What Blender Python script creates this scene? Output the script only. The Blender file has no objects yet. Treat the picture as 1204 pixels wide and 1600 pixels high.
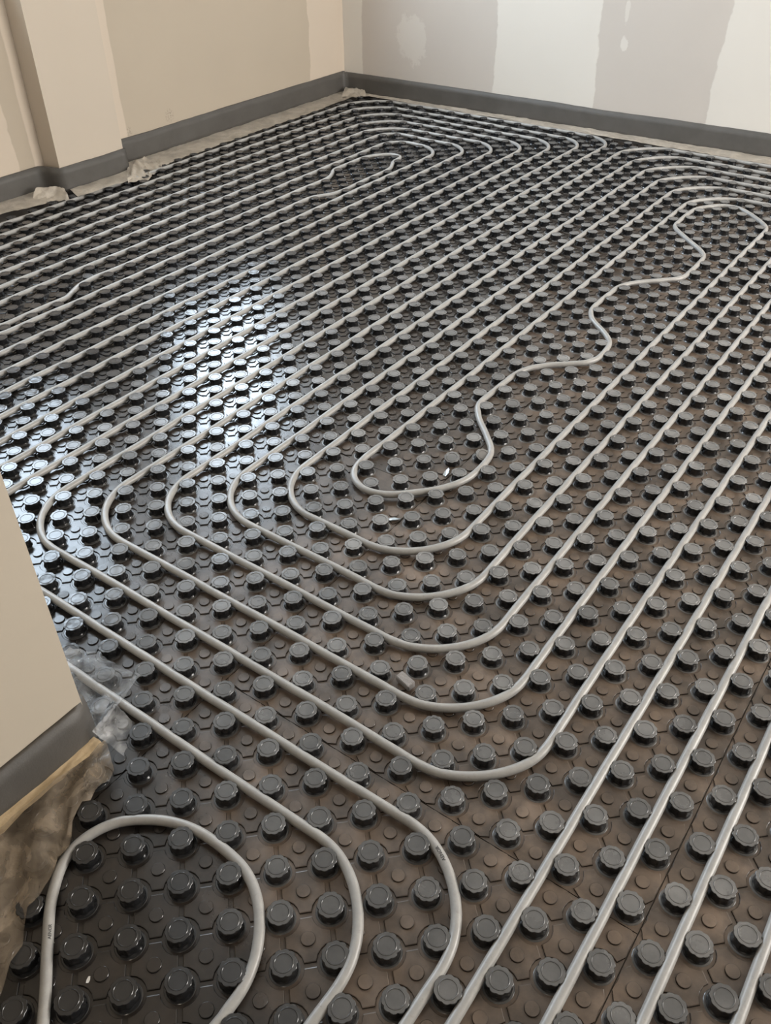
import bpy, bmesh, math, random
import numpy as np
from mathutils import Vector, Matrix

scene = bpy.context.scene
COL = scene.collection
random.seed(7)
rng = np.random.RandomState(11)

# ------------------------------------------------------------------ camera
CAM = Vector((0.28062, -0.80063, 1.23043))
R_RIGHT = Vector((0.81415853, 0.5805947, -0.00746186))
R_DOWN = Vector((0.35743413, -0.51126884, -0.78156575))
R_FWD = Vector((-0.45758795, 0.6336513, -0.62377825))
FPX = 1351.44
cd = bpy.data.cameras.new('camera')
cam = bpy.data.objects.new('camera', cd)
COL.objects.link(cam)
m = Matrix.Identity(4)
for i in range(3):
    m[i][0] = R_RIGHT[i]
    m[i][1] = -R_DOWN[i]
    m[i][2] = -R_FWD[i]
    m[i][3] = CAM[i]
cam.matrix_world = m
cd.sensor_fit = 'VERTICAL'
cd.sensor_height = 24
cd.lens = 24 * FPX / 1600
cd.clip_start = 0.02
scene.camera = cam

# ------------------------------------------------------------------ view, world, lights
scene.view_settings.view_transform = 'Standard'
scene.view_settings.look = 'None'
scene.view_settings.gamma = 1
scene.view_settings.use_curve_mapping = False
scene.view_settings.exposure = 0.85
world = bpy.data.worlds.new('world')
scene.world = world
world.use_nodes = True
world.node_tree.nodes['Background'].inputs[0].default_value = (0.62, 0.78, 1.0, 1)
world.node_tree.nodes['Background'].inputs[1].default_value = 0.6


def area(name, loc, direction, sx, sy, power, color):
    ld = bpy.data.lights.new(name, 'AREA')
    ld.shape = 'RECTANGLE'
    ld.size = sx
    ld.size_y = sy
    ld.energy = power
    ld.color = color
    o = bpy.data.objects.new(name, ld)
    o.location = loc
    o.rotation_euler = Vector(direction).to_track_quat('-Z', 'Y').to_euler()
    COL.objects.link(o)
    return o


XL, XR, YF, YN, ZC = -3.085, 2.6, 3.56, -3.4, 2.5      # left, right, far, near walls, ceiling
# daylight outside the two left windows, the wide glazed door in the right wall, and an added warm fill behind the camera
WIN = [(1.93, 2.85, 0.95, 2.3), (0.35, 1.36, 0.95, 2.3)]
area('daylight_left_far', (XL - 0.22, 2.44, 1.66), (1, 0, 0), 1.02, 1.4, 50, (0.74, 0.87, 1.0))
area('daylight_left_near', (XL - 0.22, 0.87, 1.66), (1, 0, 0), 1.1, 1.4, 38, (0.74, 0.87, 1.0))
area('daylight_right_door', (XR + 0.22, 2.4, 1.15), (-1, 0, 0), 2.0, 2.1, 112, (1.0, 0.945, 0.875))
area('warm_fill', (0.9, -2.3, 2.4), (0, 0.15, -1), 0.5, 0.5, 3, (1.0, 0.86, 0.70))


# ------------------------------------------------------------------ helpers
def mat(name):
    mt = bpy.data.materials.new(name)
    mt.use_nodes = True
    nt = mt.node_tree
    return mt, nt, nt.nodes, nt.links, nt.nodes['Principled BSDF']


def nd(ns, t, **kw):
    n = ns.new(t)
    for k, v in kw.items():
        setattr(n, k, v)
    return n


def mth(ns, ls, op, a, b=None, c=None, clamp=False):
    n = ns.new('ShaderNodeMath')
    n.operation = op
    n.use_clamp = clamp
    for i, x in enumerate((a, b, c)):
        if x is None:
            continue
        if isinstance(x, (int, float)):
            n.inputs[i].default_value = x
        else:
            ls.new(x, n.inputs[i])
    return n.outputs[0]


def mixc(ns, ls, fac, a, b):
    n = ns.new('ShaderNodeMix')
    n.data_type = 'RGBA'
    for i, x in ((0, fac), (6, a), (7, b)):
        if isinstance(x, (int, float)):
            n.inputs[i].default_value = x
        elif isinstance(x, tuple):
            n.inputs[i].default_value = (*x, 1)
        else:
            ls.new(x, n.inputs[i])
    return n.outputs[2]


def noise(ns, ls, vec, scale, detail=3, rough=0.55, dist=0.0):
    n = ns.new('ShaderNodeTexNoise')
    n.inputs['Scale'].default_value = scale
    n.inputs['Detail'].default_value = detail
    n.inputs['Roughness'].default_value = rough
    n.inputs['Distortion'].default_value = dist
    if vec is not None:
        ls.new(vec, n.inputs['Vector'])
    return n.outputs[0]


def ramp(ns, ls, x, lo, hi, a=0.0, b=1.0):
    n = ns.new('ShaderNodeMapRange')
    n.interpolation_type = 'SMOOTHSTEP'
    ls.new(x, n.inputs[0])
    n.inputs[1].default_value = lo
    n.inputs[2].default_value = hi
    n.inputs[3].default_value = a
    n.inputs[4].default_value = b
    return n.outputs[0]


def bump(ns, ls, b, h, strength, dist=0.01):
    n = ns.new('ShaderNodeBump')
    n.inputs['Strength'].default_value = strength
    n.inputs['Distance'].default_value = dist
    ls.new(h, n.inputs['Height'])
    ls.new(n.outputs[0], b.inputs['Normal'])


def mesh_obj(name, verts, faces, material, parent=None, smooth=True, mats=None, midx=None):
    me = bpy.data.meshes.new(name)
    me.from_pydata([tuple(v) for v in verts], [], faces)
    me.update()
    if smooth:
        me.polygons.foreach_set('use_smooth', [True] * len(me.polygons))
    me.materials.append(material)
    o = bpy.data.objects.new(name, me)
    COL.objects.link(o)
    if parent:
        o.parent = parent
    return o


def empty(name, loc=(0, 0, 0)):
    o = bpy.data.objects.new(name, None)
    o.location = loc
    o.empty_display_size = 0.1
    COL.objects.link(o)
    return o


def tag(o, label=None, cat=None, group=None, kind=None):
    if label: o['label'] = label
    if cat: o['category'] = cat
    if group: o['group'] = group
    if kind: o['kind'] = kind
    return o


def box(V, F, x0, x1, y0, y1, z0, z1):
    b = len(V)
    V += [(x0, y0, z0), (x1, y0, z0), (x1, y1, z0), (x0, y1, z0), (x0, y0, z1), (x1, y0, z1), (x1, y1, z1), (x0, y1, z1)]
    F += [[b, b + 3, b + 2, b + 1], [b + 4, b + 5, b + 6, b + 7], [b, b + 1, b + 5, b + 4], [b + 1, b + 2, b + 6, b + 5],
          [b + 2, b + 3, b + 7, b + 6], [b + 3, b, b + 4, b + 7]]


def boxes(name, lst, material, parent=None):
    V, F = [], []
    for a in lst:
        box(V, F, *a)
    return mesh_obj(name, V, F, material, parent, smooth=False)


# ------------------------------------------------------------------ materials
def wall_material(name, axis, board, bands, patches=(), compound=(0.70, 0.66, 0.60), stains=()):
    """plasterboard with joint-compound bands: bands = (lo, hi, wobble) along the given axis"""
    mt, nt, ns, ls, b = mat(name)
    geo = nd(ns, 'ShaderNodeNewGeometry')
    sep = nd(ns, 'ShaderNodeSeparateXYZ')
    ls.new(geo.outputs['Position'], sep.inputs[0])
    P = sep.outputs[axis]
    n1 = noise(ns, ls, geo.outputs['Position'], 6.0, 3, 0.5)
    n2 = noise(ns, ls, geo.outputs['Position'], 32.0, 3, 0.6)
    w = mth(ns, ls, 'ADD', mth(ns, ls, 'MULTIPLY', mth(ns, ls, 'SUBTRACT', n1, 0.5), 1.0),
            mth(ns, ls, 'MULTIPLY', mth(ns, ls, 'SUBTRACT', n2, 0.5), 0.22))
    total = None
    for lo, hi, wob in bands:
        pp = mth(ns, ls, 'ADD', P, mth(ns, ls, 'MULTIPLY', w, wob))
        a = ramp(ns, ls, pp, lo - 0.004, lo + 0.004)
        c = ramp(ns, ls, pp, hi - 0.004, hi + 0.004, 1, 0)
        mk = mth(ns, ls, 'MULTIPLY', a, c)
        total = mk if total is None else mth(ns, ls, 'MAXIMUM', total, mk)
    for px, pz, rx, rz, amt in patches:
        dx = mth(ns, ls, 'DIVIDE', mth(ns, ls, 'SUBTRACT', P, px), rx)
        dz = mth(ns, ls, 'DIVIDE', mth(ns, ls, 'SUBTRACT', sep.outputs[2], pz), rz)
        d = mth(ns, ls, 'ADD', mth(ns, ls, 'MULTIPLY', dx, dx), mth(ns, ls, 'MULTIPLY', dz, dz))
        n3 = noise(ns, ls, geo.outputs['Position'], 22.0, 4, 0.7)
        d2 = mth(ns, ls, 'ADD', d, mth(ns, ls, 'MULTIPLY', mth(ns, ls, 'SUBTRACT', n3, 0.5), 2.6))
        mk = mth(ns, ls, 'MULTIPLY', ramp(ns, ls, d2, 0.6, 1.05, 1, 0), amt)
        total = mth(ns, ls, 'MAXIMUM', total, mk)
    mott = noise(ns, ls, geo.outputs['Position'], 3.0, 3, 0.5)
    bc = mixc(ns, ls, mott, board, tuple(k * 0.93 for k in board))
    comp = mixc(ns, ls, mott, compound, tuple(k * 0.94 for k in compound))
    col = mixc(ns, ls, total, bc, comp)
    for px, pz, rx, rz in stains:          # small speckles of damp
        dx = mth(ns, ls, 'DIVIDE', mth(ns, ls, 'SUBTRACT', P, px), rx)
        dz = mth(ns, ls, 'DIVIDE', mth(ns, ls, 'SUBTRACT', sep.outputs[2], pz), rz)
        d = mth(ns, ls, 'ADD', mth(ns, ls, 'MULTIPLY', dx, dx), mth(ns, ls, 'MULTIPLY', dz, dz))
        mk = mth(ns, ls, 'MULTIPLY', ramp(ns, ls, d, 0.1, 1.0, 1, 0), ramp(ns, ls, noise(ns, ls, geo.outputs['Position'], 130.0, 3, 0.7), 0.50, 0.62))
        col = mixc(ns, ls, mth(ns, ls, 'MULTIPLY', mk, 0.5), col, (0.12, 0.10, 0.085))
    ls.new(col, b.inputs['Base Color'])
    b.inputs['Roughness'].default_value = 0.8
    h = mth(ns, ls, 'ADD', total, mth(ns, ls, 'MULTIPLY', n2, 0.4))
    bump(ns, ls, b, h, 0.25, 0.0015)
    return mt


M_LEFT = wall_material('left_plasterboard', 1, (0.475, 0.405, 0.32), [(3.20, 9.0, 0.06), (1.38, 1.885, 0.02), (-2.0, 1.30, 0.05)], compound=(0.60, 0.51, 0.415), stains=[(2.15, 0.155, 0.035, 0.035), (1.90, 0.135, 0.02, 0.03)])
M_BACK = wall_material('back_plasterboard', 0, (0.565, 0.515, 0.465), [(-9.0, -2.955, 0.04), (-2.13, -1.575, 0.06), (-1.0, 9.0, 0.06)],
                       [(-2.63, 0.32, 0.10, 0.13, 0.5), (-1.452, 0.41, 0.020, 0.035, 0.8), (-1.458, 0.54, 0.012, 0.05, 0.6)])
M_COLUMN = wall_material('column_compound', 1, (0.555, 0.48, 0.395), [(-9, 9, 0.0)], compound=(0.555, 0.48, 0.395))
mt, nt, ns, ls, b = mat('painted_plasterboard')
geo = nd(ns, 'ShaderNodeNewGeometry')
c = mixc(ns, ls, noise(ns, ls, geo.outputs['Position'], 4, 3), (0.475, 0.415, 0.335), (0.505, 0.445, 0.36))
ls.new(c, b.inputs['Base Color'])
b.inputs['Roughness'].default_value = 0.75
bump(ns, ls, b, noise(ns, ls, geo.outputs['Position'], 140, 2), 0.08, 0.001)
M_NEAR = mt

mt, nt, ns, ls, b = mat('white_ceiling')
geo = nd(ns, 'ShaderNodeNewGeometry')
ls.new(mixc(ns, ls, noise(ns, ls, geo.outputs['Position'], 2, 3), (0.70, 0.66, 0.60), (0.74, 0.70, 0.65)), b.inputs['Base Color'])
b.inputs['Roughness'].default_value = 0.9
M_CEIL = mt

mt, nt, ns, ls, b = mat('concrete_subfloor')
geo = nd(ns, 'ShaderNodeNewGeometry')
ls.new(mixc(ns, ls, noise(ns, ls, geo.outputs['Position'], 9, 5), (0.10, 0.09, 0.08), (0.16, 0.145, 0.13)), b.inputs['Base Color'])
b.inputs['Roughness'].default_value = 0.95
M_SUB = mt


def plastic(name, stud):
    mt, nt, ns, ls, b = mat(name)
    geo = nd(ns, 'ShaderNodeNewGeometry')
    sep = nd(ns, 'ShaderNodeSeparateXYZ')
    ls.new(geo.outputs['Position'], sep.inputs[0])
    sn = nd(ns, 'ShaderNodeSeparateXYZ')
    ls.new(geo.outputs['Normal'], sn.inputs[0])
    pos = geo.outputs['Position']
    # site dust trodden in along the walked right-hand side of the room
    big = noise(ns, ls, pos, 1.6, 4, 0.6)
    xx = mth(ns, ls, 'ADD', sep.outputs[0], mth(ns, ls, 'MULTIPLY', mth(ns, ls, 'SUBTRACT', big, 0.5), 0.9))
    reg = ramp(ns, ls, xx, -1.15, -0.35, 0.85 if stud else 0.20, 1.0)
    # shade beside the near wall, painted in by darkening this corner
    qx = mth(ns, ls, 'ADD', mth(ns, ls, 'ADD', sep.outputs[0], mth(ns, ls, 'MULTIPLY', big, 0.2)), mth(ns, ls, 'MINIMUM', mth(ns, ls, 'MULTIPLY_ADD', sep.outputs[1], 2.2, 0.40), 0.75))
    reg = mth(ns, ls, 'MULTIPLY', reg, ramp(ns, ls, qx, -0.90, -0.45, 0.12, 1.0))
    if stud:      # shade at the front painted in: stud tops darken towards the viewer
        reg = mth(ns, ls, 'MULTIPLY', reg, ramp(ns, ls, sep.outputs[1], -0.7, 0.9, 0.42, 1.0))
    fine = noise(ns, ls, pos, 14.0, 5, 0.65)
    patch = ramp(ns, ls, fine, 0.30, 0.68, 0.62 if stud else 0.35, 1.0)
    up = ramp(ns, ls, sn.outputs[2], 0.35, 0.98)
    dust_shade = mth(ns, ls, 'MULTIPLY', mth(ns, ls, 'MULTIPLY', reg, patch), up, clamp=True)
    if stud:
        oi = nd(ns, 'ShaderNodeObjectInfo')
        rv = mth(ns, ls, 'MULTIPLY_ADD', oi.outputs['Random'], 0.3, 0.65)
        dust_shade = mth(ns, ls, 'MULTIPLY', mth(ns, ls, 'MULTIPLY', dust_shade, rv), 0.85)
        black, dcol = (0.018, 0.0185, 0.020), (0.33, 0.32, 0.305)
    else:
        black, dcol = (0.014, 0.0135, 0.0135), (0.20, 0.145, 0.105)
    hue = noise(ns, ls, pos, 5.0, 4, 0.6)
    dc = mixc(ns, ls, ramp(ns, ls, hue, 0.4, 0.68), tuple(k * 0.72 for k in dcol), tuple(k * 1.12 for k in dcol))
    ls.new(mixc(ns, ls, dust_shade, black, dc), b.inputs['Base Color'])
    sc = noise(ns, ls, pos, 90.0, 3, 0.6)
    rr = mth(ns, ls, 'ADD', mth(ns, ls, 'MULTIPLY', dust_shade, 0.30), mth(ns, ls, 'MULTIPLY_ADD', sc, 0.03 if stud else 0.09, 0.15))
    ls.new(rr, b.inputs['Roughness'])
    b.inputs['Specular IOR Level'].default_value = 0.55
    bump(ns, ls, b, noise(ns, ls, pos, 55.0, 3, 0.6), 0.02 if stud else 0.14, 0.0012)
    return mt


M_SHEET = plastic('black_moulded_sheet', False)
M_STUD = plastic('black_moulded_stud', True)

mt, nt, ns, ls, b = mat('grey_heating_pipe')
geo = nd(ns, 'ShaderNodeNewGeometry')
pos = geo.outputs['Position']
d1 = noise(ns, ls, pos, 30, 4, 0.7)
d2 = noise(ns, ls, pos, 160, 3, 0.7)
c = mixc(ns, ls, ramp(ns, ls, d1, 0.35, 0.75), (0.31, 0.303, 0.29), (0.37, 0.361, 0.344))
c = mixc(ns, ls, ramp(ns, ls, d2, 0.60, 0.74, 0, 0.35), c, (0.17, 0.15, 0.125))
ls.new(c, b.inputs['Base Color'])
b.inputs['Roughness'].default_value = 0.36
b.inputs['Specular IOR Level'].default_value = 0.5
bump(ns, ls, b, d2, 0.06, 0.001)
M_PIPE = mt

mt, nt, ns, ls, b = mat('pipe_print_ink')
geo = nd(ns, 'ShaderNodeNewGeometry')
ls.new(mixc(ns, ls, noise(ns, ls, geo.outputs['Position'], 900, 2), (0.012, 0.012, 0.014), (0.05, 0.05, 0.05)), b.inputs['Base Color'])
b.inputs['Roughness'].default_value = 0.6
M_INK = mt

mt, nt, ns, ls, b = mat('grey_edge_foam')
geo = nd(ns, 'ShaderNodeNewGeometry')
pos = geo.outputs['Position']
ls.new(mixc(ns, ls, noise(ns, ls, pos, 11, 4, 0.6), (0.060, 0.055, 0.049), (0.108, 0.101, 0.093)), b.inputs['Base Color'])
b.inputs['Roughness'].default_value = 0.55
bump(ns, ls, b, mth(ns, ls, 'ADD', noise(ns, ls, pos, 18, 3), mth(ns, ls, 'MULTIPLY', noise(ns, ls, pos, 300, 2), 0.2)), 0.3, 0.006)
M_FOAM = mt

mt, nt, ns, ls, b = mat('grey_foam_offcut')
geo = nd(ns, 'ShaderNodeNewGeometry')
vo = nd(ns, 'ShaderNodeTexVoronoi')
vo.inputs['Scale'].default_value = 700
ls.new(geo.outputs['Position'], vo.inputs['Vector'])
ls.new(mixc(ns, ls, vo.outputs[0], (0.36, 0.34, 0.33), (0.24, 0.225, 0.215)), b.inputs['Base Color'])
b.inputs['Roughness'].default_value = 0.95
bump(ns, ls, b, vo.outputs[0], 0.5, 0.001)
M_OFFCUT = mt


def film(name, c1, c2, alo, ahi, rough=0.3):
    mt, nt, ns, ls, b = mat(name)
    geo = nd(ns, 'ShaderNodeNewGeometry')
    pos = geo.outputs['Position']
    n = noise(ns, ls, pos, 16, 4, 0.65, 0.6)
    ls.new(mixc(ns, ls, n, c1, c2), b.inputs['Base Color'])
    b.inputs['Roughness'].default_value = rough
    ls.new(ramp(ns, ls, n, 0.3, 0.7, alo, ahi), b.inputs['Alpha'])
    bump(ns, ls, b, noise(ns, ls, pos, 38, 4, 0.6, 1.0), 0.55, 0.006)
    mt.blend_method = 'BLEND' if hasattr(mt, 'blend_method') else 'OPAQUE'
    return mt


M_FILM = film('milky_polythene_film', (0.46, 0.40, 0.33), (0.58, 0.52, 0.44), 0.72, 0.92)
M_FILM_CLEAR = film('clear_polythene_film', (0.40, 0.40, 0.40), (0.62, 0.63, 0.64), 0.05, 0.38, 0.15)
M_FILM_NEAR = film('smoky_polythene_film', (0.20, 0.155, 0.11), (0.42, 0.34, 0.25), 0.28, 0.75, 0.25)

mt, nt, ns, ls, b = mat('tan_tape')
geo = nd(ns, 'ShaderNodeNewGeometry')
ls.new(mixc(ns, ls, noise(ns, ls, geo.outputs['Position'], 30, 4), (0.47, 0.34, 0.19), (0.62, 0.48, 0.30)), b.inputs['Base Color'])
b.inputs['Roughness'].default_value = 0.5
bump(ns, ls, b, noise(ns, ls, geo.outputs['Position'], 60, 3), 0.5, 0.003)
M_TAPE = mt

mt, nt, ns, ls, b = mat('white_scrap')
geo = nd(ns, 'ShaderNodeNewGeometry')
ls.new(mixc(ns, ls, noise(ns, ls, geo.outputs['Position'], 200, 2), (0.75, 0.73, 0.68), (0.85, 0.83, 0.80)), b.inputs['Base Color'])
b.inputs['Roughness'].default_value = 0.5
M_SCRAP = mt
mt, nt, ns, ls, b = mat('silvery_shred')
geo = nd(ns, 'ShaderNodeNewGeometry')
ls.new(mixc(ns, ls, noise(ns, ls, geo.outputs['Position'], 200, 2), (0.45, 0.52, 0.58), (0.7, 0.76, 0.8)), b.inputs['Base Color'])
b.inputs['Roughness'].default_value = 0.2
b.inputs['Metallic'].default_value = 0.4
M_SHRED = mt
mt, nt, ns, ls, b = mat('window_frame_white')
geo = nd(ns, 'ShaderNodeNewGeometry')
ls.new(mixc(ns, ls, noise(ns, ls, geo.outputs['Position'], 20, 2), (0.7, 0.7, 0.7), (0.78, 0.78, 0.77)), b.inputs['Base Color'])
b.inputs['Roughness'].default_value = 0.4
M_FRAME = mt

# ------------------------------------------------------------------ room shell
S = lambda o: tag(o, kind='structure')
T = 0.2
S(boxes('floor', [(XL - 0.2, XR + 0.2, YN - 0.2, YF + 0.4, -0.12, -0.004)], M_SUB))
S(boxes('ceiling', [(XL - 0.2, XR + 0.2, YN - 0.2, YF + 0.4, ZC, ZC + 0.12)], M_CEIL))


def wall_with_holes(name, fixed, a0, a1, holes, material, axis):
    """wall slab along `axis` with rectangular holes (lo, hi, z0, z1)"""
    lst = []
    cur = a0
    for lo, hi, z0, z1 in sorted(holes):
        lst.append((cur, lo, 0, ZC))
        if z0 > 0: lst.append((lo, hi, 0, z0))
        lst.append((lo, hi, z1, ZC))
        cur = hi
    lst.append((cur, a1, 0, ZC))
    V, F = [], []
    for lo, hi, z0, z1 in lst:
        if axis == 'y':
            box(V, F, fixed[0], fixed[1], lo, hi, z0, z1)
        else:
            box(V, F, lo, hi, fixed[0], fixed[1], z0, z1)
    return S(mesh_obj(name, V, F, material, smooth=False))


# left wall: full plane, with a shallow boxed-out column standing 10 cm proud of it
wall_with_holes('wall_left', (XL - T, XL), -0.36, YF + 0.2, WIN, M_LEFT, 'y')
S(boxes('wall_left_column', [(XL - 0.01, -2.982, 1.425, 1.765, 0, ZC)], M_COLUMN))
# far wall, turned slightly to offset lens distortion the camera does not model
ANG = math.radians(1.6)
V, F = [], []
x0, x1 = XL - 0.2, XR + 0.2
yb = lambda x: 3.50 + (x - XL) * math.tan(ANG)
V = [(x0, yb(x0), 0), (x1, yb(x1), 0), (x1, yb(x1), ZC), (x0, yb(x0), ZC), (x0, yb(x0) + T, 0), (x1, yb(x1) + T, 0), (x1, yb(x1) + T, ZC), (x0, yb(x0) + T, ZC)]
F = [[0, 1, 2, 3], [5, 4, 7, 6], [4, 0, 3, 7], [1, 5, 6, 2], [3, 2, 6, 7], [4, 5, 1, 0]]
S(mesh_obj('wall_back', V, F, M_BACK, smooth=False))
wall_with_holes('wall_right', (XR, XR + T), YN, YF + 0.35, [(1.2, 3.35, 0.05, 2.2)], M_CEIL, 'y')
S(boxes('wall_front', [(XL - 0.2, XR + 0.2, YN - T, YN, 0, ZC)], M_CEIL))
# block of wall at the near left, whose end face and corner stand in the picture
NX, NY = -0.660, -0.352
V, F = [], []
box(V, F, XL - 0.2, NX, YN, NY, 0, ZC)
S(mesh_obj('wall_near_left', V, F, M_NEAR, smooth=False))


def window(name, xs, y0, y1, z0, z1, n):
    lst = []
    f = 0.045
    lst += [(xs, xs + f, y0, y0 + f, z0, z1), (xs, xs + f, y1 - f, y1, z0, z1), (xs, xs + f, y0 + f, y1 - f, z0, z0 + f), (xs, xs + f, y0 + f, y1 - f, z1 - f, z1)]
    for k in range(1, n):
        yy = y0 + (y1 - y0) * k / n
        lst.append((xs, xs + f, yy - 0.02, yy + 0.02, z0 + f, z1 - f))
    S(boxes(name, lst, M_FRAME))


window('window_1', XL - 0.13, *WIN[0], 1)
window('window_2', XL - 0.13, *WIN[1], 1)
window('window_3', XR + 0.05, 1.2, 3.35, 0.05, 2.2, 2)

# ------------------------------------------------------------------ projection (used only to rank studs by size in view)
def project(x, y, z):
    d = Vector((x, y, z)) - CAM
    w = d.dot(R_FWD)
    if w < 0.05: return None
    return 602 + FPX * d.dot(R_RIGHT) / w, 800 + FPX * d.dot(R_DOWN) / w, w


U = 0.05                       # stud lattice unit: studs where v + u is even, small discs where it is odd


def in_block(v, u, mg=0.6):
    return v * U < NX + 0.05 * mg and u * U < NY + 0.05 * mg


# ------------------------------------------------------------------ stud mesh variants
NS = 40
LOBES = 10


def stud_geometry(seed):
    r = np.random.RandomState(seed)
    ph = r.rand() * 6.28
    lob = 1 + 0.25 * r.randn(LOBES)
    prof = [(22.4, 0.0, 0), (21.6, 0.5, 0), (19.4, 0.6, 0), (18.8, 1.4, 0), (17.8, 3.0, .1), (17.0, 6.0, .15), (16.3, 16.0, .2), (16.8, 17.4, .3), (18.5, 18.0, 1),
            (19.2, 19.2, 1), (18.9, 21.0, 1), (18.4, 21.5, .8), (14.2, 21.5, .15), (13.6, 22.1, 0), (12.8, 22.1, 0), (12.2, 21.4, 0), (6.0, 21.35, 0)]
    dz = r.randn(4) * 0.07
    V, F = [], []
    for k, (rad, z, sc) in enumerate(prof):
        for i in range(NS):
            a = 2 * math.pi * i / NS
            l = a / (2 * math.pi) * LOBES
            amp = abs(math.sin(math.pi * l)) ** 0.7
            rr = rad + sc * (amp * 1.5 - 1.0) * max(0.3, lob[int(l) % LOBES])
            zz = z
            if k > 7:
                zz += dz[0] * math.sin(a + ph) + dz[1] * math.sin(2 * a + ph * 2) * 0.5
                if sc > 0.7: zz += 0.10 * math.sin(5 * a + dz[2] * 9) - 0.12 * (1 - amp)
            if k > 14: zz += 0.04 * math.sin(3 * a + ph)
            if 3 < k < 7:
                rr *= 1 + 0.03 * math.cos(8 * a)
            V.append((rr * math.cos(a) / 1000, rr * math.sin(a) / 1000, zz / 1000))
    for k in range(len(prof) - 1):
        for i in range(NS):
            j = (i + 1) % NS
            F.append([k * NS + i, k * NS + j, (k + 1) * NS + j, (k + 1) * NS + i])
    c = len(V)
    V.append((0, 0, (21.35 + 0.08 * r.randn()) / 1000))
    k = len(prof) - 1
    for i in range(NS):
        F.append([k * NS + i, k * NS + (i + 1) % NS, c])
    return np.array(V), F


SHARP = [1, 2, 4, 7, 9, 10, 11, 12, 13, 14, 15]


def mark_rings(me, per):
    n = len(me.edges)
    e = np.zeros(n * 2, np.int32)
    me.edges.foreach_get('vertices', e)
    e = e.reshape(-1, 2) % per // NS
    sh = (e[:, 0] == e[:, 1]) & np.isin(e[:, 0], SHARP)
    at = me.attributes.get('sharp_edge') or me.attributes.new('sharp_edge', 'BOOLEAN', 'EDGE')
    at.data.foreach_set('value', sh)


VAR = [stud_geometry(s) for s in range(8)]
STUD_MESH = []
for V_, F_ in VAR:
    me = bpy.data.meshes.new('stud')
    me.from_pydata([tuple(v) for v in V_], [], F_)
    me.polygons.foreach_set('use_smooth', [True] * len(me.polygons))
    mark_rings(me, len(V_))
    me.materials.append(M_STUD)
    STUD_MESH.append(me)


def fast_mesh(name, V, quads, tris, material, parent):
    V = np.asarray(V, dtype=np.float32)
    me = bpy.data.meshes.new(name)
    nq, nt_ = len(quads), len(tris)
    me.vertices.add(len(V))
    me.vertices.foreach_set('co', V.ravel())
    loops = np.concatenate([np.asarray(quads, np.int32).ravel(), np.asarray(tris, np.int32).ravel()]) if nt_ else np.asarray(quads, np.int32).ravel()
    me.loops.add(len(loops))
    me.loops.foreach_set('vertex_index', loops)
    starts = np.concatenate([np.arange(nq) * 4, nq * 4 + np.arange(nt_) * 3]).astype(np.int32)
    me.polygons.add(nq + nt_)
    me.polygons.foreach_set('loop_start', starts)
    me.polygons.foreach_set('use_smooth', [True] * (nq + nt_))
    me.update(calc_edges=True)
    me.materials.append(material)
    o = bpy.data.objects.new(name, me)
    COL.objects.link(o)
    o.parent = parent
    return o


VAR_Q = [np.array([f for f in F_ if len(f) == 4]) for V_, F_ in VAR]
VAR_T = [np.array([f for f in F_ if len(f) == 3]) for V_, F_ in VAR]

# bent or half-flattened studs seen in the photograph: (v,u) -> (tilt direction, tilt)
BENT = {(-12, 14): (0.3, 0.22), (-11, 15): (1.2, 0.42), (-44, 18): (2.0, 0.2), (-12, 20): (0.6, 0.08), (-11, 43): (2.5, 0.3)}
FLAT_CELLS = {(-15, 12), (-14, 11), (-13, 10), (-15, 10), (-16, 43), (-15, 42), (-15, 40), (-30, 11), (-31, 12)}

# ------------------------------------------------------------------ sheet geometry
def cell_outline():
    A = 0.5 * U * math.sqrt(2)
    h = A - 0.0030
    rc = 0.0268
    pts = []
    for (sx, sy) in ((1, 1), (-1, 1), (-1, -1), (1, -1)):
        cx, cy = sx * A, sy * A
        dd = math.sqrt(rc * rc - (A - h) ** 2)
        p0 = (sx * h, sy * (A - dd))
        p1 = (sx * (A - dd), sy * h)
        a0 = math.atan2(p0[1] - cy, p0[0] - cx)
        a1 = math.atan2(p1[1] - cy, p1[0] - cx)
        if sx * sy < 0: a0, a1 = a1, a0
        while a1 - a0 > math.pi: a1 -= 2 * math.pi
        while a1 - a0 < -math.pi: a1 += 2 * math.pi
        for k in range(5):
            a = a0 + (a1 - a0) * k / 4
            pts.append((cx + rc * math.cos(a), cy + rc * math.sin(a)))
    c, s = math.cos(math.pi / 4), math.sin(math.pi / 4)
    return [(x * c - y * s, x * s + y * c) for x, y in pts]


CELL = cell_outline()
DN = 24


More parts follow.
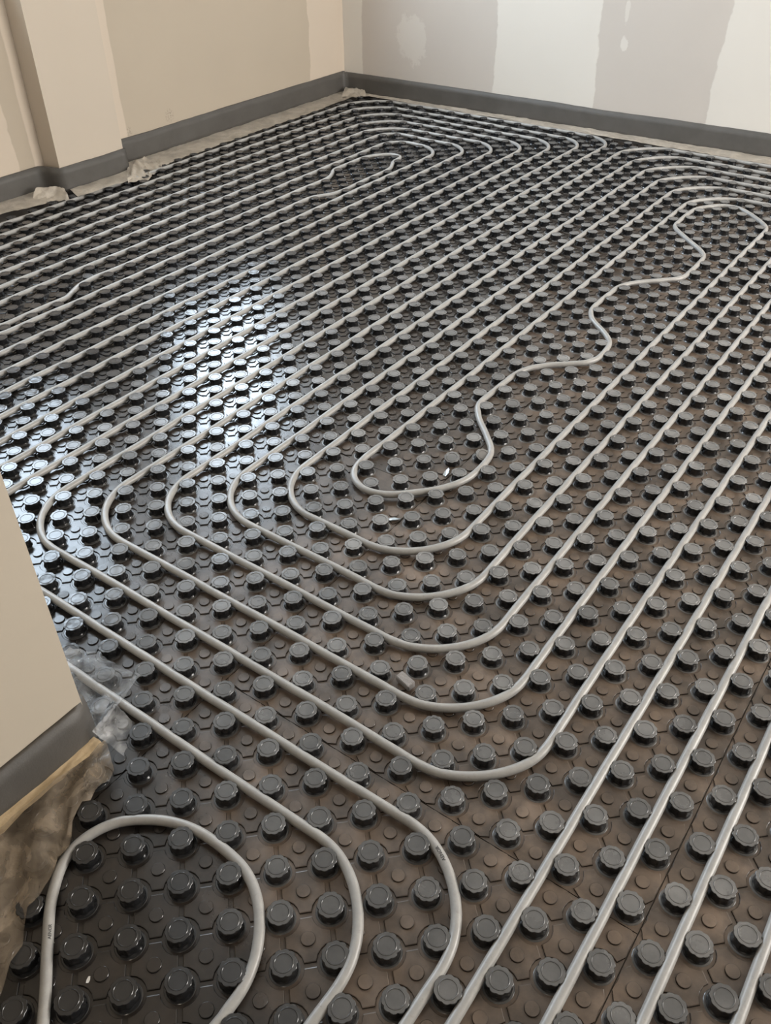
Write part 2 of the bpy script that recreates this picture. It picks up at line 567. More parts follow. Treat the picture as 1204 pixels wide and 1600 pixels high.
def sheet(parent, v0, v1, u0, u1, keep):
    V, Q, TR = [], [], []
    g = 0.0007

    def quad_grid():
        b = len(V)
        x0_, x1_, y0_, y1_ = v0 * U + g, v1 * U - g, u0 * U + g, u1 * U - g
        rects = [(x0_, x1_, y0_, y1_)]
        if x0_ < NX < x1_ and y0_ < NY:          # cut around the near wall block
            rects = [(x0_, x1_, NY + 0.003, y1_), (NX + 0.003, x1_, y0_, NY + 0.003)]
        for xa, xb, ya, yb_ in rects:
            b = len(V)
            V.extend([(xa, ya, 0.0), (xb, ya, 0.0), (xb, yb_, 0.0), (xa, yb_, 0.0)])
            V.extend([(x, y, -0.003) for x, y, z in V[b:b + 4]])
            Q.append([b, b + 1, b + 2, b + 3])
            for i in range(4):
                j = (i + 1) % 4
                Q.append([b + i, b + 4 + i, b + 4 + j, b + j])
    quad_grid()
    r = np.random.RandomState(int(abs(v0 * 13 + u0 * 7)) + 5)
    for v in range(math.ceil(v0), math.floor(v1) + 1):
        for u in range(math.ceil(u0), math.floor(u1) + 1):
            if (v + u) % 2 == 0 or not keep(v, u): continue
            if (v, u) in FLAT_CELLS: continue
            cx, cy = v * U, u * U
            lx0, lx1, ly0, ly1 = v0 * U + 0.0012, v1 * U - 0.0012, u0 * U + 0.0012, u1 * U - 0.0012
            b = len(V)
            n = len(CELL)
            rings = [(1.0, 0.0), (0.982, 0.0018), (0.945, 0.0023)]
            for s, z in rings:
                for x, y in CELL:
                    V.append((min(max(cx + x * s, lx0), lx1), min(max(cy + y * s, ly0), ly1), z))
            for k in range(2):
                for i in range(n):
                    j = (i + 1) % n
                    Q.append([b + k * n + i, b + k * n + j, b + (k + 1) * n + j, b + (k + 1) * n + i])
            c = len(V)
            V.append((cx, cy, 0.0023))
            for i in range(n):
                TR.append([b + 2 * n + i, b + 2 * n + (i + 1) % n, c])
            # small raised disc
            b = len(V)
            dr = 0.0106
            tilt = r.randn(2) * 0.00012
            rings = [(1.0, 0.0022), (0.985, 0.0042), (0.93, 0.0048), (0.4, 0.0048)]
            for s, z in rings:
                for i in range(DN):
                    a = 2 * math.pi * i / DN
                    V.append((cx + dr * s * math.cos(a), cy + dr * s * math.sin(a), z + (0 if z < 0.0025 else tilt[0] * math.cos(a) * s + tilt[1] * math.sin(a) * s)))
            for k in range(3):
                for i in range(DN):
                    j = (i + 1) % DN
                    Q.append([b + k * DN + i, b + k * DN + j, b + (k + 1) * DN + j, b + (k + 1) * DN + i])
            c = len(V)
            V.append((cx, cy, 0.0048))
            for i in range(DN):
                TR.append([b + 3 * DN + i, b + 3 * DN + (i + 1) % DN, c])
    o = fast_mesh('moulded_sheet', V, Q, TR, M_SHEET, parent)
    o.data.polygons.foreach_set('use_smooth', [False] * len(o.data.polygons))
    return o


# ------------------------------------------------------------------ panels
PANELS = [
    (4.5, 12.5, -18.5, 9.5, 'black studded heating panel in the bottom right corner, first strip from the right'),
    (4.5, 12.5, 9.5, 37.5, 'thin sliver of black studded panel at the right edge halfway up'),
    (-11.5, 4.5, -18.5, -2.5, 'black studded panel at the bottom centre where two pipes bend towards the viewer'),
    (-11.5, 4.5, -2.5, 25.5, 'dusty brown studded panel holding the rounded right ends of the pipe loops'),
    (-11.5, 4.5, 25.5, 53.5, 'dusty studded panel at the right edge beside the wavy pipe, before the teardrop loop'),
    (-11.5, 4.5, 53.5, 69.2, 'studded panel at the upper right edge under the pipes turning along the far wall'),
    (-27.5, -11.5, -18.5, 11.5, 'studded panel under the left bends of the pipe loops, beside the near wall corner'),
    (-27.5, -11.5, 11.5, 39.5, 'studded panel in the middle of the floor left of the wavy pipe'),
    (-27.5, -11.5, 39.5, 69.2, 'studded panel in front of the white band of the far wall'),
    (-43.5, -27.5, -6.5, 11.5, 'black shiny studded panel at the left edge, above the near wall corner'),
    (-43.5, -27.5, 11.5, 39.5, 'shiny black studded panel left of centre with pale blue window reflections'),
    (-43.5, -27.5, 39.5, 69.2, 'studded panel at the top centre with sharp pipe bends, before the far wall'),
    (-58.6, -43.5, 2.5, 25.5, 'dark studded panel at the far left edge in front of the wall recess'),
    (-58.6, -43.5, 25.5, 53.5, 'dark studded panel running along the left wall beside the boxed-out column'),
    (-58.6, -43.5, 53.5, 69.2, 'dark studded panel in the far corner of the room'),
]
for v0, v1, u0, u1, label in PANELS:
    p = empty('studded_heating_panel', ((v0 + v1) / 2 * U, (u0 + u1) / 2 * U, 0))
    tag(p, label, 'heating panel', 'studded underfloor heating panels laid on the floor')
    ox, oy = p.location.x, p.location.y
    keep = lambda v, u: not in_block(v, u, 0.2)
    sh = sheet(p, v0, v1, u0, u1, keep)
    sh.matrix_parent_inverse = Matrix.Translation((-ox, -oy, 0))
    studs = []
    for v in range(math.ceil(v0), math.floor(v1) + 1):
        for u in range(math.ceil(u0), math.floor(u1) + 1):
            if (v + u) % 2: continue
            if in_block(v, u, 0.75): continue
            if u > 68: continue
            pr = project(v * U, u * U, 0.02)
            if pr is None: continue
            x, y, w = pr
            if not (-320 < x < 1520 and -100 < y < 2000): continue
            vis = -12 < x < 1216 and y < 1612
            if vis and x < 150 - (1100 - y) * 0.36 and y > 750: vis = False      # behind the near wall block
            studs.append((0 if vis else 1, w, v, u))
    studs.sort()
    single = [s for s in studs if s[0] == 0][:100]
    rest = studs[len(single):]

    def stud_matrix(v, u):
        r = random.Random(v * 977 + u * 131)
        tx, ty = r.gauss(0, 0.012), r.gauss(0, 0.012)
        if (v, u) in BENT:
            a, t = BENT[(v, u)]
            tx, ty = t * math.cos(a), t * math.sin(a)
        rot = Matrix.Rotation(tx, 4, 'X') @ Matrix.Rotation(ty, 4, 'Y') @ Matrix.Rotation(r.random() * 6.28, 4, 'Z')
        s = 1 + r.gauss(0, 0.012)
        loc = Vector((v * U + r.gauss(0, 0.0004), u * U + r.gauss(0, 0.0004), 0.0))
        return Matrix.Translation(loc) @ rot @ Matrix.Diagonal((s, s, 1 + r.gauss(0, 0.02), 1)), r.randrange(8)
    for _, w, v, u in single:
        M, k = stud_matrix(v, u)
        o = bpy.data.objects.new('stud', STUD_MESH[k])
        COL.objects.link(o)
        o.parent = p
        o.matrix_basis = Matrix.Translation((-ox, -oy, 0)) @ M
    if rest:
        VV, QQ, TT, base = [], [], [], 0
        for _, w, v, u in rest:
            M, k = stud_matrix(v, u)
            A = np.array(M)
            vv = VAR[k][0] @ A[:3, :3].T + A[:3, 3]
            VV.append(vv)
            QQ.append(VAR_Q[k] + base)
            TT.append(VAR_T[k] + base)
            base += len(vv)
        VV = np.concatenate(VV)
        VV[:, 0] -= ox
        VV[:, 1] -= oy
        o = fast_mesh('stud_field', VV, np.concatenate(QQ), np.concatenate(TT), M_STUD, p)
        mark_rings(o.data, len(VAR[0][0]))
        o['kind'] = 'stuff'


# ------------------------------------------------------------------ pipes
def fillet(pts):
    """pts: (v, u, radius) corner points -> dense polyline in metres"""
    P = [np.array(p[:2], float) for p in pts]
    out = [P[0]]
    for i in range(1, len(P) - 1):
        r = pts[i][2]
        a, b_, c = P[i - 1], P[i], P[i + 1]
        d1 = (a - b_) / np.linalg.norm(a - b_)
        d2 = (c - b_) / np.linalg.norm(c - b_)
        if r <= 0:
            out.append(b_)
            continue
        cosang = np.clip(np.dot(d1, d2), -1, 1)
        ang = math.acos(cosang)
        tl = r / math.tan(ang / 2)
        p1 = b_ + d1 * tl
        p2 = b_ + d2 * tl
        bis = (d1 + d2) / np.linalg.norm(d1 + d2)
        cen = b_ + bis * (r / math.sin(ang / 2))
        a1 = math.atan2(*(p1 - cen)[::-1])
        a2 = math.atan2(*(p2 - cen)[::-1])
        while a2 - a1 > math.pi: a2 -= 2 * math.pi
        while a2 - a1 < -math.pi: a2 += 2 * math.pi
        n = max(4, int(abs(a2 - a1) * r / 0.2))
        for k in range(n + 1):
            t = a1 + (a2 - a1) * k / n
            out.append(cen + r * np.array([math.cos(t), math.sin(t)]))
    out.append(P[-1])
    return out


def catmull(pts, step=0.2):
    P = [np.array(p, float) for p in pts]
    P = [2 * P[0] - P[1]] + P + [2 * P[-1] - P[-2]]
    out = []
    for i in range(1, len(P) - 2):
        n = max(2, int(np.linalg.norm(P[i + 1] - P[i]) / step))
        for k in range(n):
            t = k / n
            out.append(0.5 * ((2 * P[i]) + (-P[i - 1] + P[i + 1]) * t + (2 * P[i - 1] - 5 * P[i] + 4 * P[i + 1] - P[i + 2]) * t * t
                              + (-P[i - 1] + 3 * P[i] - 3 * P[i + 1] + P[i + 2]) * t ** 3))
    out.append(P[-2])
    return out


def resample(poly, ds):
    P = np.array(poly)
    seg = np.linalg.norm(np.diff(P, axis=0), axis=1)
    keep = np.r_[True, seg > 1e-6]
    P = P[keep]
    seg = np.linalg.norm(np.diff(P, axis=0), axis=1)
    s = np.r_[0, np.cumsum(seg)]
    n = max(2, int(s[-1] / ds))
    t = np.linspace(0, s[-1], n + 1)
    return np.stack([np.interp(t, s, P[:, 0]), np.interp(t, s, P[:, 1])], 1)


def relax(P0, rmin=0.0236, it=60):
    """ease the pipe's centreline clear of the stud shafts, keeping its bends round"""
    D = np.zeros_like(P0)

    def smooth(D, sig):
        k = np.arange(-3 * sig, 3 * sig + 1)
        w = np.exp(-0.5 * (k / sig) ** 2)
        w /= w.sum()
        pad = 3 * sig
        E = np.pad(D, ((pad, pad), (0, 0)), mode='edge')
        return np.stack([np.convolve(E[:, c], w, 'valid') for c in range(2)], 1)
    for k in range(it):
        P = P0 + D
        L = P / U
        push = np.zeros_like(P)
        for dv in (0, 1):
            for du in (0, 1):
                c = np.floor(L) + np.array([dv, du])
                d = P - c * U
                dist = np.linalg.norm(d, axis=1)
                m_ = ((c.sum(1)) % 2 == 0) & (c[:, 1] <= 68) & (dist < rmin) & (dist > 1e-6)
                push[m_] += (d[m_] / dist[m_][:, None]) * (rmin - dist[m_])[:, None]
        D = D + smooth(push, 4) * 1.3
        D = smooth(D, 3) if k < it - 3 else smooth(D, 1)
    return P0 + D


PR, PZ = 0.0081, 0.0140
NP_ = 14


def tube(P, wob_seed=0):
    r = np.random.RandomState(wob_seed)
    n = len(P)
    ph = r.rand(4) * 6
    s = np.arange(n) * 0.007
    z = PZ + 0.0008 * np.sin(s * 9 + ph[0]) + 0.0006 * np.sin(s * 23 + ph[1])
    Tn = np.gradient(P, axis=0)
    Tn /= np.linalg.norm(Tn, axis=1)[:, None] + 1e-12
    N = np.stack([-Tn[:, 1], Tn[:, 0]], 1)
    V = np.zeros((n, NP_, 3), np.float32)
    for i in range(NP_):
        a = 2 * math.pi * i / NP_
        V[:, i, :2] = P + N * (math.cos(a) * PR)
        V[:, i, 2] = z + math.sin(a) * PR
    V = V.reshape(-1, 3)
    i = np.arange(n - 1)[:, None] * NP_
    j = np.arange(NP_)[None, :]
    j2 = (j + 1) % NP_
    Q = np.stack([i + j, i + NP_ + j, i + NP_ + j2, i + j2], -1).reshape(-1, 4)
    return V, Q, z, Tn, N


def pipe(name, poly, label, seed, do_relax=True):
    P = resample(np.array(poly) * U, 0.007)
    if do_relax: P = relax(P)
    V, Q, z, Tn, N = tube(P, seed)
    o = fast_mesh(name, V, Q, np.zeros((0, 3), int), M_PIPE, None)
    tag(o, label, 'pipe', 'grey underfloor heating pipes')
    return o, P, z


# circuit A: the nested loops in the middle, from the viewer's feet round and back
WAVY = [(-15.5, 13.2), (-15.55, 11.7), (-15.1, 10.3), (-13.9, 9.6), (-12.5, 9.75), (-11.4, 10.8), (-10.65, 12.2), (-10.45, 13.7), (-10.85, 15.4), (-11.7, 16.6),
        (-12.9, 18.0), (-13.6, 19.4), (-13.6, 21.2), (-13.4, 22.9), (-13.1, 24.0), (-12.4, 25.1), (-10.95, 26.6), (-10.4, 27.9), (-10.7, 29.4), (-11.5, 30.5),
        (-12.9, 31.9), (-13.6, 33.7), (-13.65, 36.0), (-13.5, 37.3), (-12.9, 38.5), (-11.6, 40.1), (-10.7, 41.4), (-10.45, 43.1), (-10.6, 45.0), (-11.1, 46.2),
        (-12.7, 47.9), (-14.1, 49.6), (-14.5, 51.0), (-14.5, 53.0), (-14.2, 54.6), (-13.2, 56.0), (-12.0, 56.3), (-10.9, 55.8), (-9.4, 54.4), (-8.6, 53.0), (-8.5, 50.5)]
X2 = 14.0
a_out = fillet([(1.5, -24, 0), (1.5, 66.5 - 0, 3.5)] + [(1.5, 66.5, 3.5)][:0] + [(-23.5, 66.5, 4.0), (-23.5, 0.5, 3.2), (-2.5, 0.5, 3.8), (-2.5, 62.5, 3.5), (-19.5, 62.5, 4.0), (-19.5, 4.5, 3.0),
                (-6.5, 4.5, 3.6), (-6.5, 58.5, 3.0), (-15.5, 58.5, 4.0), (-15.5, 14.2, 0)])
a_back = fillet([(-8.5, 49.5, 0), (-8.5, 6.5, 3.4), (-17.5, 6.5, 2.8), (-17.5, 60.5, 4.0), (-4.5, 60.5, 3.5), (-4.5, 2.5, 3.6), (-21.5, 2.5, 3.0), (-21.5, 64.5, 4.0), (-0.5, 64.5, 3.5),
                 (-0.5, -1.5, 3.8), (-25.5, -1.5, 3.4), (-25.5, 68.5, 4.0), (3.5, 68.5, 3.5), (3.5, -24, 0)])
polyA = a_out[:-1] + catmull(WAVY) + a_back
pA, PA, zA = pipe('heating_pipe', polyA, 'long grey pipe forming the nested loops mid-floor and the wavy run with a teardrop loop', 1)

# circuit B: along both walls of the far corner and down the left side
DLOOP = [(-43.5, 37.0), (-43.5, 40.0), (-43.55, 43.0), (-43.9, 44.8), (-44.5, 46.4), (-44.6, 48.2), (-44.55, 50.4), (-44.1, 51.8), (-43.2, 52.5), (-42.1, 52.2), (-41.1, 51.0),
         (-40.55, 49.2), (-40.5, 46.5), (-40.5, 43.2), (-40.8, 41.2), (-41.3, 39.0), (-41.5, 37.0)]
b1 = fillet([(0.5, -24, 0), (0.5, -3.5, 3.6), (-27.5, -3.5, 3.2), (-27.5, 68.5, 3.0), (-57.5, 68.5, 3.8), (-57.5, -1.5, 3.0), (-31.5, -1.5, 3.0), (-31.5, 64.5, 3.0), (-53.5, 64.5, 3.8),
             (-53.5, 2.5, 3.0), (-35.5, 2.5, 3.0), (-35.5, 60.5, 3.0), (-49.5, 60.5, 3.6), (-49.5, 5.5, 3.0), (-39.5, 5.5, 2.5), (-39.5, 56.5, 2.4), (-45.5, 56.5, 2.8), (-45.5, 9.0, 1.4), (-42.5, 9.0, 1.4),
             (-42.5, 15.0, 1.2), (-43.5, 18.4, 1.2), (-43.5, 36.0, 0)])
b2 = fillet([(-41.5, 36.0, 0), (-41.5, 7.5, 2.4), (-47.5, 7.5, 2.4), (-47.5, 58.5, 3.2), (-37.5, 58.5, 2.6), (-37.5, 4.5, 3.0), (-51.5, 4.5, 3.0), (-51.5, 62.5, 3.8), (-33.5, 62.5, 3.0), (-33.5, 0.5, 3.0),
             (-55.5, 0.5, 3.0), (-55.5, 66.5, 3.8), (-29.5, 66.5, 3.0), (-29.5, -5.5, 3.0), (-1.5, -5.5, 3.6), (-1.5, -24, 0)])
polyB = b1[:-1] + catmull(DLOOP) + b2[1:]
pB, PB, zB = pipe('heating_pipe', polyB, 'grey pipe running along both far walls and bending towards the viewer at bottom centre', 2)

# circuit C: the arch at the near left
QP = [(-1.5, -24), (-2.2, -19.0), (-3.9, -17.0), (-5.6, -15.3), (-7.3, -13.6), (-8.7, -12.4), (-9.7, -11.5), (-10.4, -10.5), (-10.5, -9.6), (-10.15, -8.7), (-9.4, -8.0), (-8.45, -7.5), (-7.35, -7.28), (-6.25, -7.4), (-5.4, -7.7),
      (-4.65, -8.25), (-4.1, -8.95), (-3.75, -9.7), (-3.55, -10.7), (-3.5, -12.5), (-3.5, -24)]
pC, PC, zC = pipe('heating_pipe', catmull(QP), 'grey pipe arch at the bottom left, curving past the loose plastic film', 3)
# circuit D: two straight runs at the right edge
polyD = fillet([(5.5, -24, 0), (5.5, 50, 1.0), (7.5, 50, 1.0), (7.5, -24, 0)])
pD, PD, zD = pipe('heating_pipe', polyD, 'grey pipe making the two rightmost straight runs in the bottom right corner', 4)


def print_text(parent, P, z, at, text, size, side=1, rev=False):
    """wrap lettering along the pipe, near the point `at`"""
    cu = bpy.data.curves.new('lettering', 'FONT')
    cu.body = text
    cu.size = size
    cu.offset = size * 0.012
    cu.resolution_u = 3
    to = bpy.data.objects.new('lettering_source', cu)
    COL.objects.link(to)
    bpy.context.view_layer.update()
    dg = bpy.context.evaluated_depsgraph_get()
    me = bpy.data.meshes.new_from_object(to.evaluated_get(dg))
    bpy.data.objects.remove(to)
    bm = bmesh.new()
    bm.from_mesh(me)
    bmesh.ops.triangulate(bm, faces=bm.faces)
    bmesh.ops.subdivide_edges(bm, edges=[e for e in bm.edges if e.calc_length() > size * 0.25], cuts=1)
    bm.to_mesh(me)
    bm.free()
    i0 = int(np.argmin(np.linalg.norm(P - np.array(at), axis=1)))
    sgn = -1 if rev else 1
    xs = [v.co.x for v in me.vertices]
    wid = max(xs)
    for v in me.vertices:
        s = (v.co.x - wid / 2) * sgn
        f = i0 + s / 0.007
        i = int(math.floor(f))
        t = f - i
        c = P[i] * (1 - t) + P[i + 1] * t
        zz = z[i] * (1 - t) + z[i + 1] * t
        T_ = (P[i + 2] - P[i - 1]) * sgn
        T_ = T_ / np.linalg.norm(T_)
        N_ = np.array([-T_[1], T_[0]])
        a = (v.co.y - size * 0.35) / PR + side
        q = c + N_ * math.sin(a) * (PR + 0.00025)
        v.co = (q[0], q[1], zz + math.cos(a) * (PR + 0.00025))
    me.materials.clear()
    me.materials.append(M_INK)
    o = bpy.data.objects.new('printed_lettering', me)
    COL.objects.link(o)
    o.parent = parent
    o['label'] = 'small black printed letters'
    return o


print_text(pB, PB, zB, (-0.059, -0.191), 'AENOR', 0.0075, side=0.15, rev=False)
print_text(pC, PC, zC, (-0.451, -0.609), 'AENOR', 0.0065, side=-0.5, rev=False)


# ------------------------------------------------------------------ edge insulation strips with their film skirts
def band(path, z0, z1, th, material, parent, name='foam_band', seed=1, out=None):
    """foam upright along a plan polyline, offset to the left-hand normal by th"""
    r = np.random.RandomState(seed)
    P = resample(path, 0.03)
    n = len(P)
    Tn = np.gradient(P, axis=0)
    Tn /= np.linalg.norm(Tn, axis=1)[:, None]
    N = np.stack([-Tn[:, 1], Tn[:, 0]], 1)
    wav = np.cumsum(r.randn(n)) * 0.0004
    wav -= np.linspace(wav[0], wav[-1], n)
    V, F = [], []
    lv = [0, 0.25, 0.5, 0.75, 1.0]
    for i in range(n):
        zt = z1 + wav[i] + r.randn() * 0.0002
        for l in lv:
            bul = 0.0025 * math.sin(l * math.pi) + 0.0015 * math.sin(i * 0.35 + l * 3)
            p_ = P[i] + N[i] * (th + bul * 0.6)
            V.append((p_[0], p_[1], z0 + (zt - z0) * l))
        V.append((P[i][0], P[i][1], zt + 0.0005))
        V.append((P[i][0], P[i][1], z0))
    k = len(lv) + 2
    for i in range(n - 1):
        for j in range(k - 1):
            F.append([i * k + j, (i + 1) * k + j, (i + 1) * k + j + 1, i * k + j + 1])
        F.append([i * k + k - 1, (i + 1) * k + k - 1, (i + 1) * k, i * k])
    F.append(list(range(k))[::-1])
    F.append([(n - 1) * k + j for j in range(k)])
    o = mesh_obj(name, V, F, material, parent)
    return o


def skirt(edge_in, edge_out, z_in, z_out, material, parent, name='film_skirt', seed=3, nu=None, nw=9, amp=0.004, jag=0.006, thick=0.0004):
    """crumpled film between two plan polylines"""
    r = np.random.RandomState(seed)
    a = np.array(edge_in, float)
    b_ = np.array(edge_out, float)
    L = max(np.linalg.norm(np.diff(a, axis=0), axis=1).sum(), np.linalg.norm(np.diff(b_, axis=0), axis=1).sum())
    nu = nu or max(12, int(L / 0.014))
    A = resample_n(a, nu)
    B = resample_n(b_, nu)
    V, F = [], []
    ph = r.rand(12) * 6.28
    fr = np.array([11, 17, 29, 43, 61, 90]) * (0.8 + 0.4 * r.rand(6))
    for i in range(nu + 1):
        s = i / nu * L
        jg = jag * (math.sin(s * fr[2] + ph[0]) * 0.5 + math.sin(s * fr[4] + ph[1]) * 0.3 + r.randn() * 0.25)
        d = B[i] - A[i]
        dl = np.linalg.norm(d) + 1e-9
        for j in range(nw + 1):
            t = j / nw
            q = A[i] + d * (t * (1 + jg / dl)) if dl > 0 else A[i]
            z = z_in + (z_out - z_in) * t
            z += amp * (0.5 * math.sin(s * fr[1] + t * 3.1 + ph[2]) + 0.35 * math.sin(s * fr[3] - t * 5 + ph[3]) + 0.25 * math.sin(s * fr[5] + t * 9 + ph[4])) * (0.35 + 0.65 * math.sin(math.pi * min(1, t * 0.9 + 0.1)))
            z += amp * 0.12 * r.randn()
            V.append((q[0], q[1], max(z, 0.002)))
    k = nw + 1
    for i in range(nu):
        for j in range(nw):
            F.append([i * k + j, (i + 1) * k + j, (i + 1) * k + j + 1, i * k + j + 1])
    return mesh_obj(name, V, F, material, parent)


def resample_n(P, n):
    seg = np.linalg.norm(np.diff(P, axis=0), axis=1)
    s = np.r_[0, np.cumsum(seg)]
    t = np.linspace(0, s[-1], n + 1)
    return np.stack([np.interp(t, s, P[:, 0]), np.interp(t, s, P[:, 1])], 1)


TH = 0.009
FH = 0.112
cor = (XL + 0.0015, yb(XL) - 0.002)
# far-left strip
e = empty('edge_insulation_strip', (XL, 2.6, 0))
tag(e, 'dark grey foam edge strip with beige film skirt, left wall up to far corner', 'insulation strip', 'foam edge strips along the walls')
inv = Matrix.Translation((-e.location.x, -e.location.y, 0))


def put(o, e):
    o.matrix_parent_inverse = Matrix.Translation((-e.location.x, -e.location.y, -e.location.z))


put(band(np.array([(XL + 0.001, yb(XL) - 0.012), (XL + 0.001, 1.80)]), 0.001, FH + 0.006, TH, M_FOAM, e, seed=3), e)
put(skirt([(XL + 0.011, yb(XL) - 0.02), (XL + 0.011, 1.78)], [(-2.945, 3.40), (-2.918, 2.95), (-2.915, 2.3), (-2.905, 1.95), (-2.87, 1.84)], 0.016, 0.018, M_FILM, e, seed=4), e)
# column and recess strip
e = empty('edge_insulation_strip', (-3.0, 1.4, 0))
tag(e, 'dark grey foam edge strip folded around the boxed-out column, lower left of the left wall', 'insulation strip', 'foam edge strips along the walls')
put(band(np.array([(-2.981, 1.772), (-2.981, 1.435), (-2.986, 1.423), (XL + 0.012, 1.405), (XL + 0.001, 1.395), (XL + 0.001, 0.6)]), 0.001, FH, TH, M_FOAM, e, seed=8), e)
put(skirt([(-2.968, 1.76), (-2.968, 1.44)], [(-2.845, 1.68), (-2.865, 1.40)], 0.024, 0.026, M_FILM, e, seed=9, amp=0.004), e)
put(skirt([(XL + 0.012, 1.40), (XL + 0.012, 0.6)], [(-2.90, 1.27), (-2.95, 1.10), (-2.98, 0.6)], 0.024, 0.026, M_FILM, e, seed=10, amp=0.003), e)
# turned-up film flap in the re-entrant corner, and the crumpled bunch at the column's far side
fl = skirt([(-3.03, 1.33), (-2.985, 1.395), (-2.945, 1.40)], [(-2.99, 1.25), (-2.93, 1.32), (-2.88, 1.37)], 0.048, 0.014, M_FILM, e, name='film_flap', seed=12, nu=14, nw=8, amp=0.012, jag=0.02)
put(fl, e)
fl = skirt([(-2.955, 1.74), (-2.985, 1.80), (-3.05, 1.93)], [(-2.83, 1.64), (-2.83, 1.76), (-2.90, 1.92)], 0.030, 0.018, M_FILM, e, name='film_bunch', seed=13, nu=26, nw=12, amp=0.016, jag=0.02)
put(fl, e)
# far wall strip
e = empty('edge_insulation_strip', (-1.2, 3.5, 0))
tag(e, 'dark grey foam edge strip with dented top running along the far wall', 'insulation strip', 'foam edge strips along the walls')
xs = np.linspace(XR - 0.1, XL + 0.011, 40)
put(band(np.array([(x, yb(x) - 0.0012) for x in xs]), 0.001, FH, TH, M_FOAM, e, seed=5), e)
xo = np.linspace(XR - 0.1, -2.95, 30)
put(skirt([(x, yb(x) - 0.011) for x in xs], [(x, 3.448) for x in xo], 0.018, 0.017, M_FILM, e, seed=6), e)
fl = skirt([(-3.05, 3.46), (-3.02, 3.485), (-2.93, 3.48)], [(-2.99, 3.34), (-2.92, 3.38), (-2.86, 3.42)], 0.035, 0.022, M_FILM, e, name='film_bunch', seed=15, nu=18, nw=8, amp=0.012, jag=0.014)
put(fl, e)
# near wall strip
e = empty('edge_insulation_strip', (NX, NY, 0))
tag(e, 'dark brown-grey foam edge strip with torn film at the foot of the near left wall', 'insulation strip', 'foam edge strips along the walls')
put(band(np.array([(NX + 0.0005, NY - 1.2), (NX + 0.0005, NY + 0.0015), (NX - 0.04, NY + 0.0015)])[::-1], 0.001, 0.110, TH, M_FOAM, e, seed=21), e)
tp = skirt([(NX + 0.010, NY - 1.2), (NX + 0.010, NY - 0.5), (NX + 0.010, NY - 0.004)], [(NX + 0.028, NY - 1.2), (NX + 0.024, NY - 0.5), (NX + 0.032, NY - 0.002), ], 0.030, 0.024, M_TAPE, e, name='tape_band', seed=22, amp=0.003, jag=0.004)
put(tp, e)
fl = skirt([(NX + 0.030, NY + 0.004), (NX + 0.028, NY - 0.1), (NX + 0.028, NY - 0.3), (NX + 0.028, NY - 0.6)],
           [(-0.568, NY - 0.030), (-0.556, NY - 0.120), (-0.530, NY - 0.165), (-0.505, NY - 0.225), (-0.46, NY - 0.29), (-0.42, NY - 0.36), (-0.38, NY - 0.6)], 0.030, 0.026, M_FILM_NEAR, e, name='film_skirt', seed=23, amp=0.014, jag=0.014, nw=16)
put(fl, e)
fl = skirt([(-0.850, NY + 0.030), (-0.760, NY + 0.022), (-0.690, NY + 0.012), (-0.645, NY - 0.01)], [(-0.850, -0.245), (-0.771, -0.225), (-0.689, -0.215), (-0.672, -0.285)], 0.030, 0.027, M_FILM_CLEAR, e, name='clear_film', seed=24, nu=26, nw=12, amp=0.010, jag=0.012)
fl['label'] = 'clear crumpled film'
put(fl, e)
fl = skirt([(NX + 0.012, NY + 0.05), (NX + 0.018, NY + 0.02), (NX + 0.022, NY - 0.01)], [(-0.628, NY + 0.065), (-0.610, NY + 0.03), (-0.600, NY + 0.004)], 0.060, 0.012, M_FILM_CLEAR, e, name='clear_film', seed=25, nu=12, nw=8, amp=0.008, jag=0.008)
fl['label'] = 'clear crumpled film'
put(fl, e)


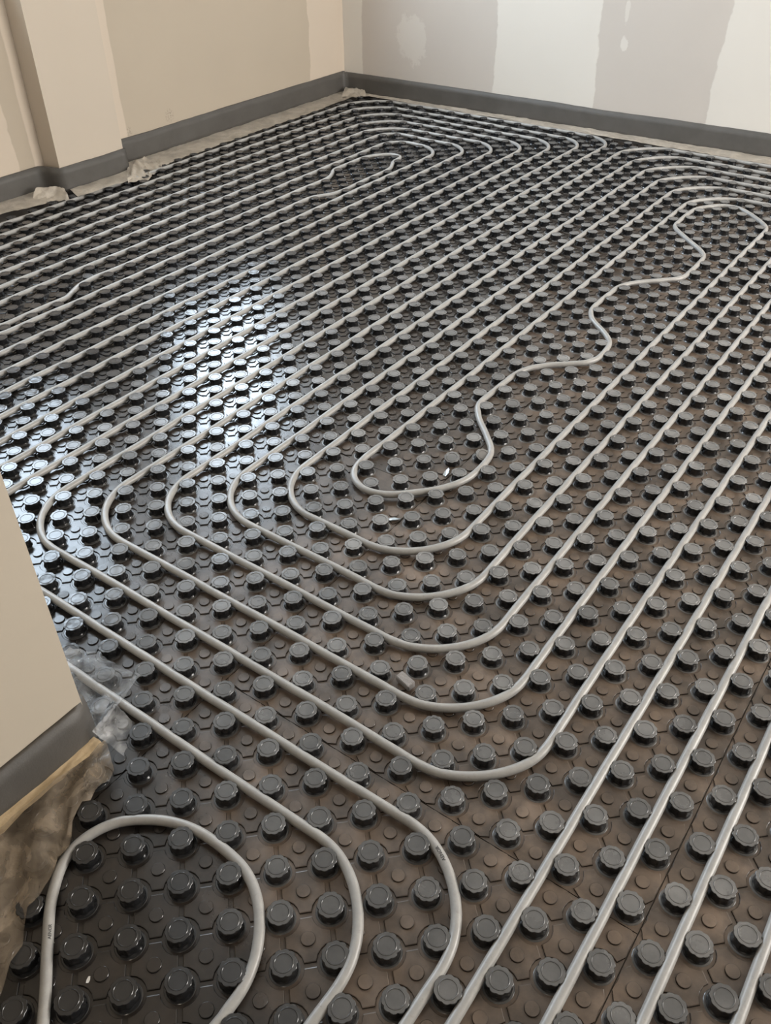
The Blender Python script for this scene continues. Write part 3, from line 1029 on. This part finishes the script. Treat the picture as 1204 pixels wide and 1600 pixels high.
# ------------------------------------------------------------------ small loose things
def chunk(name, loc, size, rot, material, label, cat, seed):
    bm = bmesh.new()
    bmesh.ops.create_cube(bm, size=1)
    bmesh.ops.scale(bm, vec=size, verts=bm.verts)
    bmesh.ops.bevel(bm, geom=bm.edges, offset=min(size) * 0.08, segments=2, affect='EDGES')
    bmesh.ops.subdivide_edges(bm, edges=bm.edges, cuts=2, use_grid_fill=True)
    r = random.Random(seed)
    for v in bm.verts:
        v.co += Vector((r.uniform(-1, 1), r.uniform(-1, 1), r.uniform(-1, 1))) * min(size) * 0.02
    me = bpy.data.meshes.new(name)
    bm.to_mesh(me)
    bm.free()
    me.materials.append(material)
    o = bpy.data.objects.new(name, me)
    o.location = loc
    o.rotation_euler = rot
    COL.objects.link(o)
    return tag(o, label, cat)


chunk('foam_offcut', (-0.297, 0.056, 0.0142), (0.034, 0.017, 0.016), (0.12, 0.06, math.radians(-12)), M_OFFCUT, 'small light grey foam offcut lying between the second and third lowest closed pipe bends', 'foam scrap', 3)


def flake(name, loc, pts, h, rotz, material, label, seed):
    r = random.Random(seed)
    V, F = [], []
    n = len(pts)
    for z in (0.0, 0.0007):
        for i, (x, y) in enumerate(pts):
            V.append((x / 1000, y / 1000, z + h * (0.5 + 0.5 * math.sin(i * 1.7 + seed))))
    F.append(list(range(n))[::-1])
    F.append(list(range(n, 2 * n)))
    for i in range(n):
        j = (i + 1) % n
        F.append([i, j, n + j, n + i])
    o = mesh_obj(name, V, F, material, smooth=False)
    o.location = loc
    o.rotation_euler = (0, 0, rotz)
    return tag(o, label, 'scrap')


flake('plastic_flake', (-0.442, -0.614, 0.0016), [(-6, -1), (-2, -2.2), (2, -1), (6.5, 0), (5, 1.5), (0, 1), (-4, 2)], 0.0015, 0.75, M_SCRAP, 'tiny white sliver beside the printed pipe arch at the left', 1)
flake('plastic_flake', (-0.359, -0.615, 0.0020), [(-2, -4.5), (1.2, -4), (2.2, 0), (1.5, 4.5), (-1, 4), (-2.4, 0)], 0.001, 0.6, M_SCRAP, 'tiny white chip between dark studs inside the near arch', 2)
flake('plastic_shred', (-0.588, 0.654, 0.0040), [(-5, -16), (2, -18), (7, -4), (5, 10), (1, 19), (-2, 8), (-4, -2)], 0.004, 0.35, M_SHRED, 'silvery torn shred beside the broken stud at the foot of the wavy pipe', 3)
flake('plastic_shred', (-0.588, 0.433, 0.0040), [(-4, -14), (3, -15), (6, -2), (3, 12), (-2, 16), (-5, 2)], 0.004, -0.9, M_SHRED, 'silvery torn shred just below the innermost pipe bend', 4)
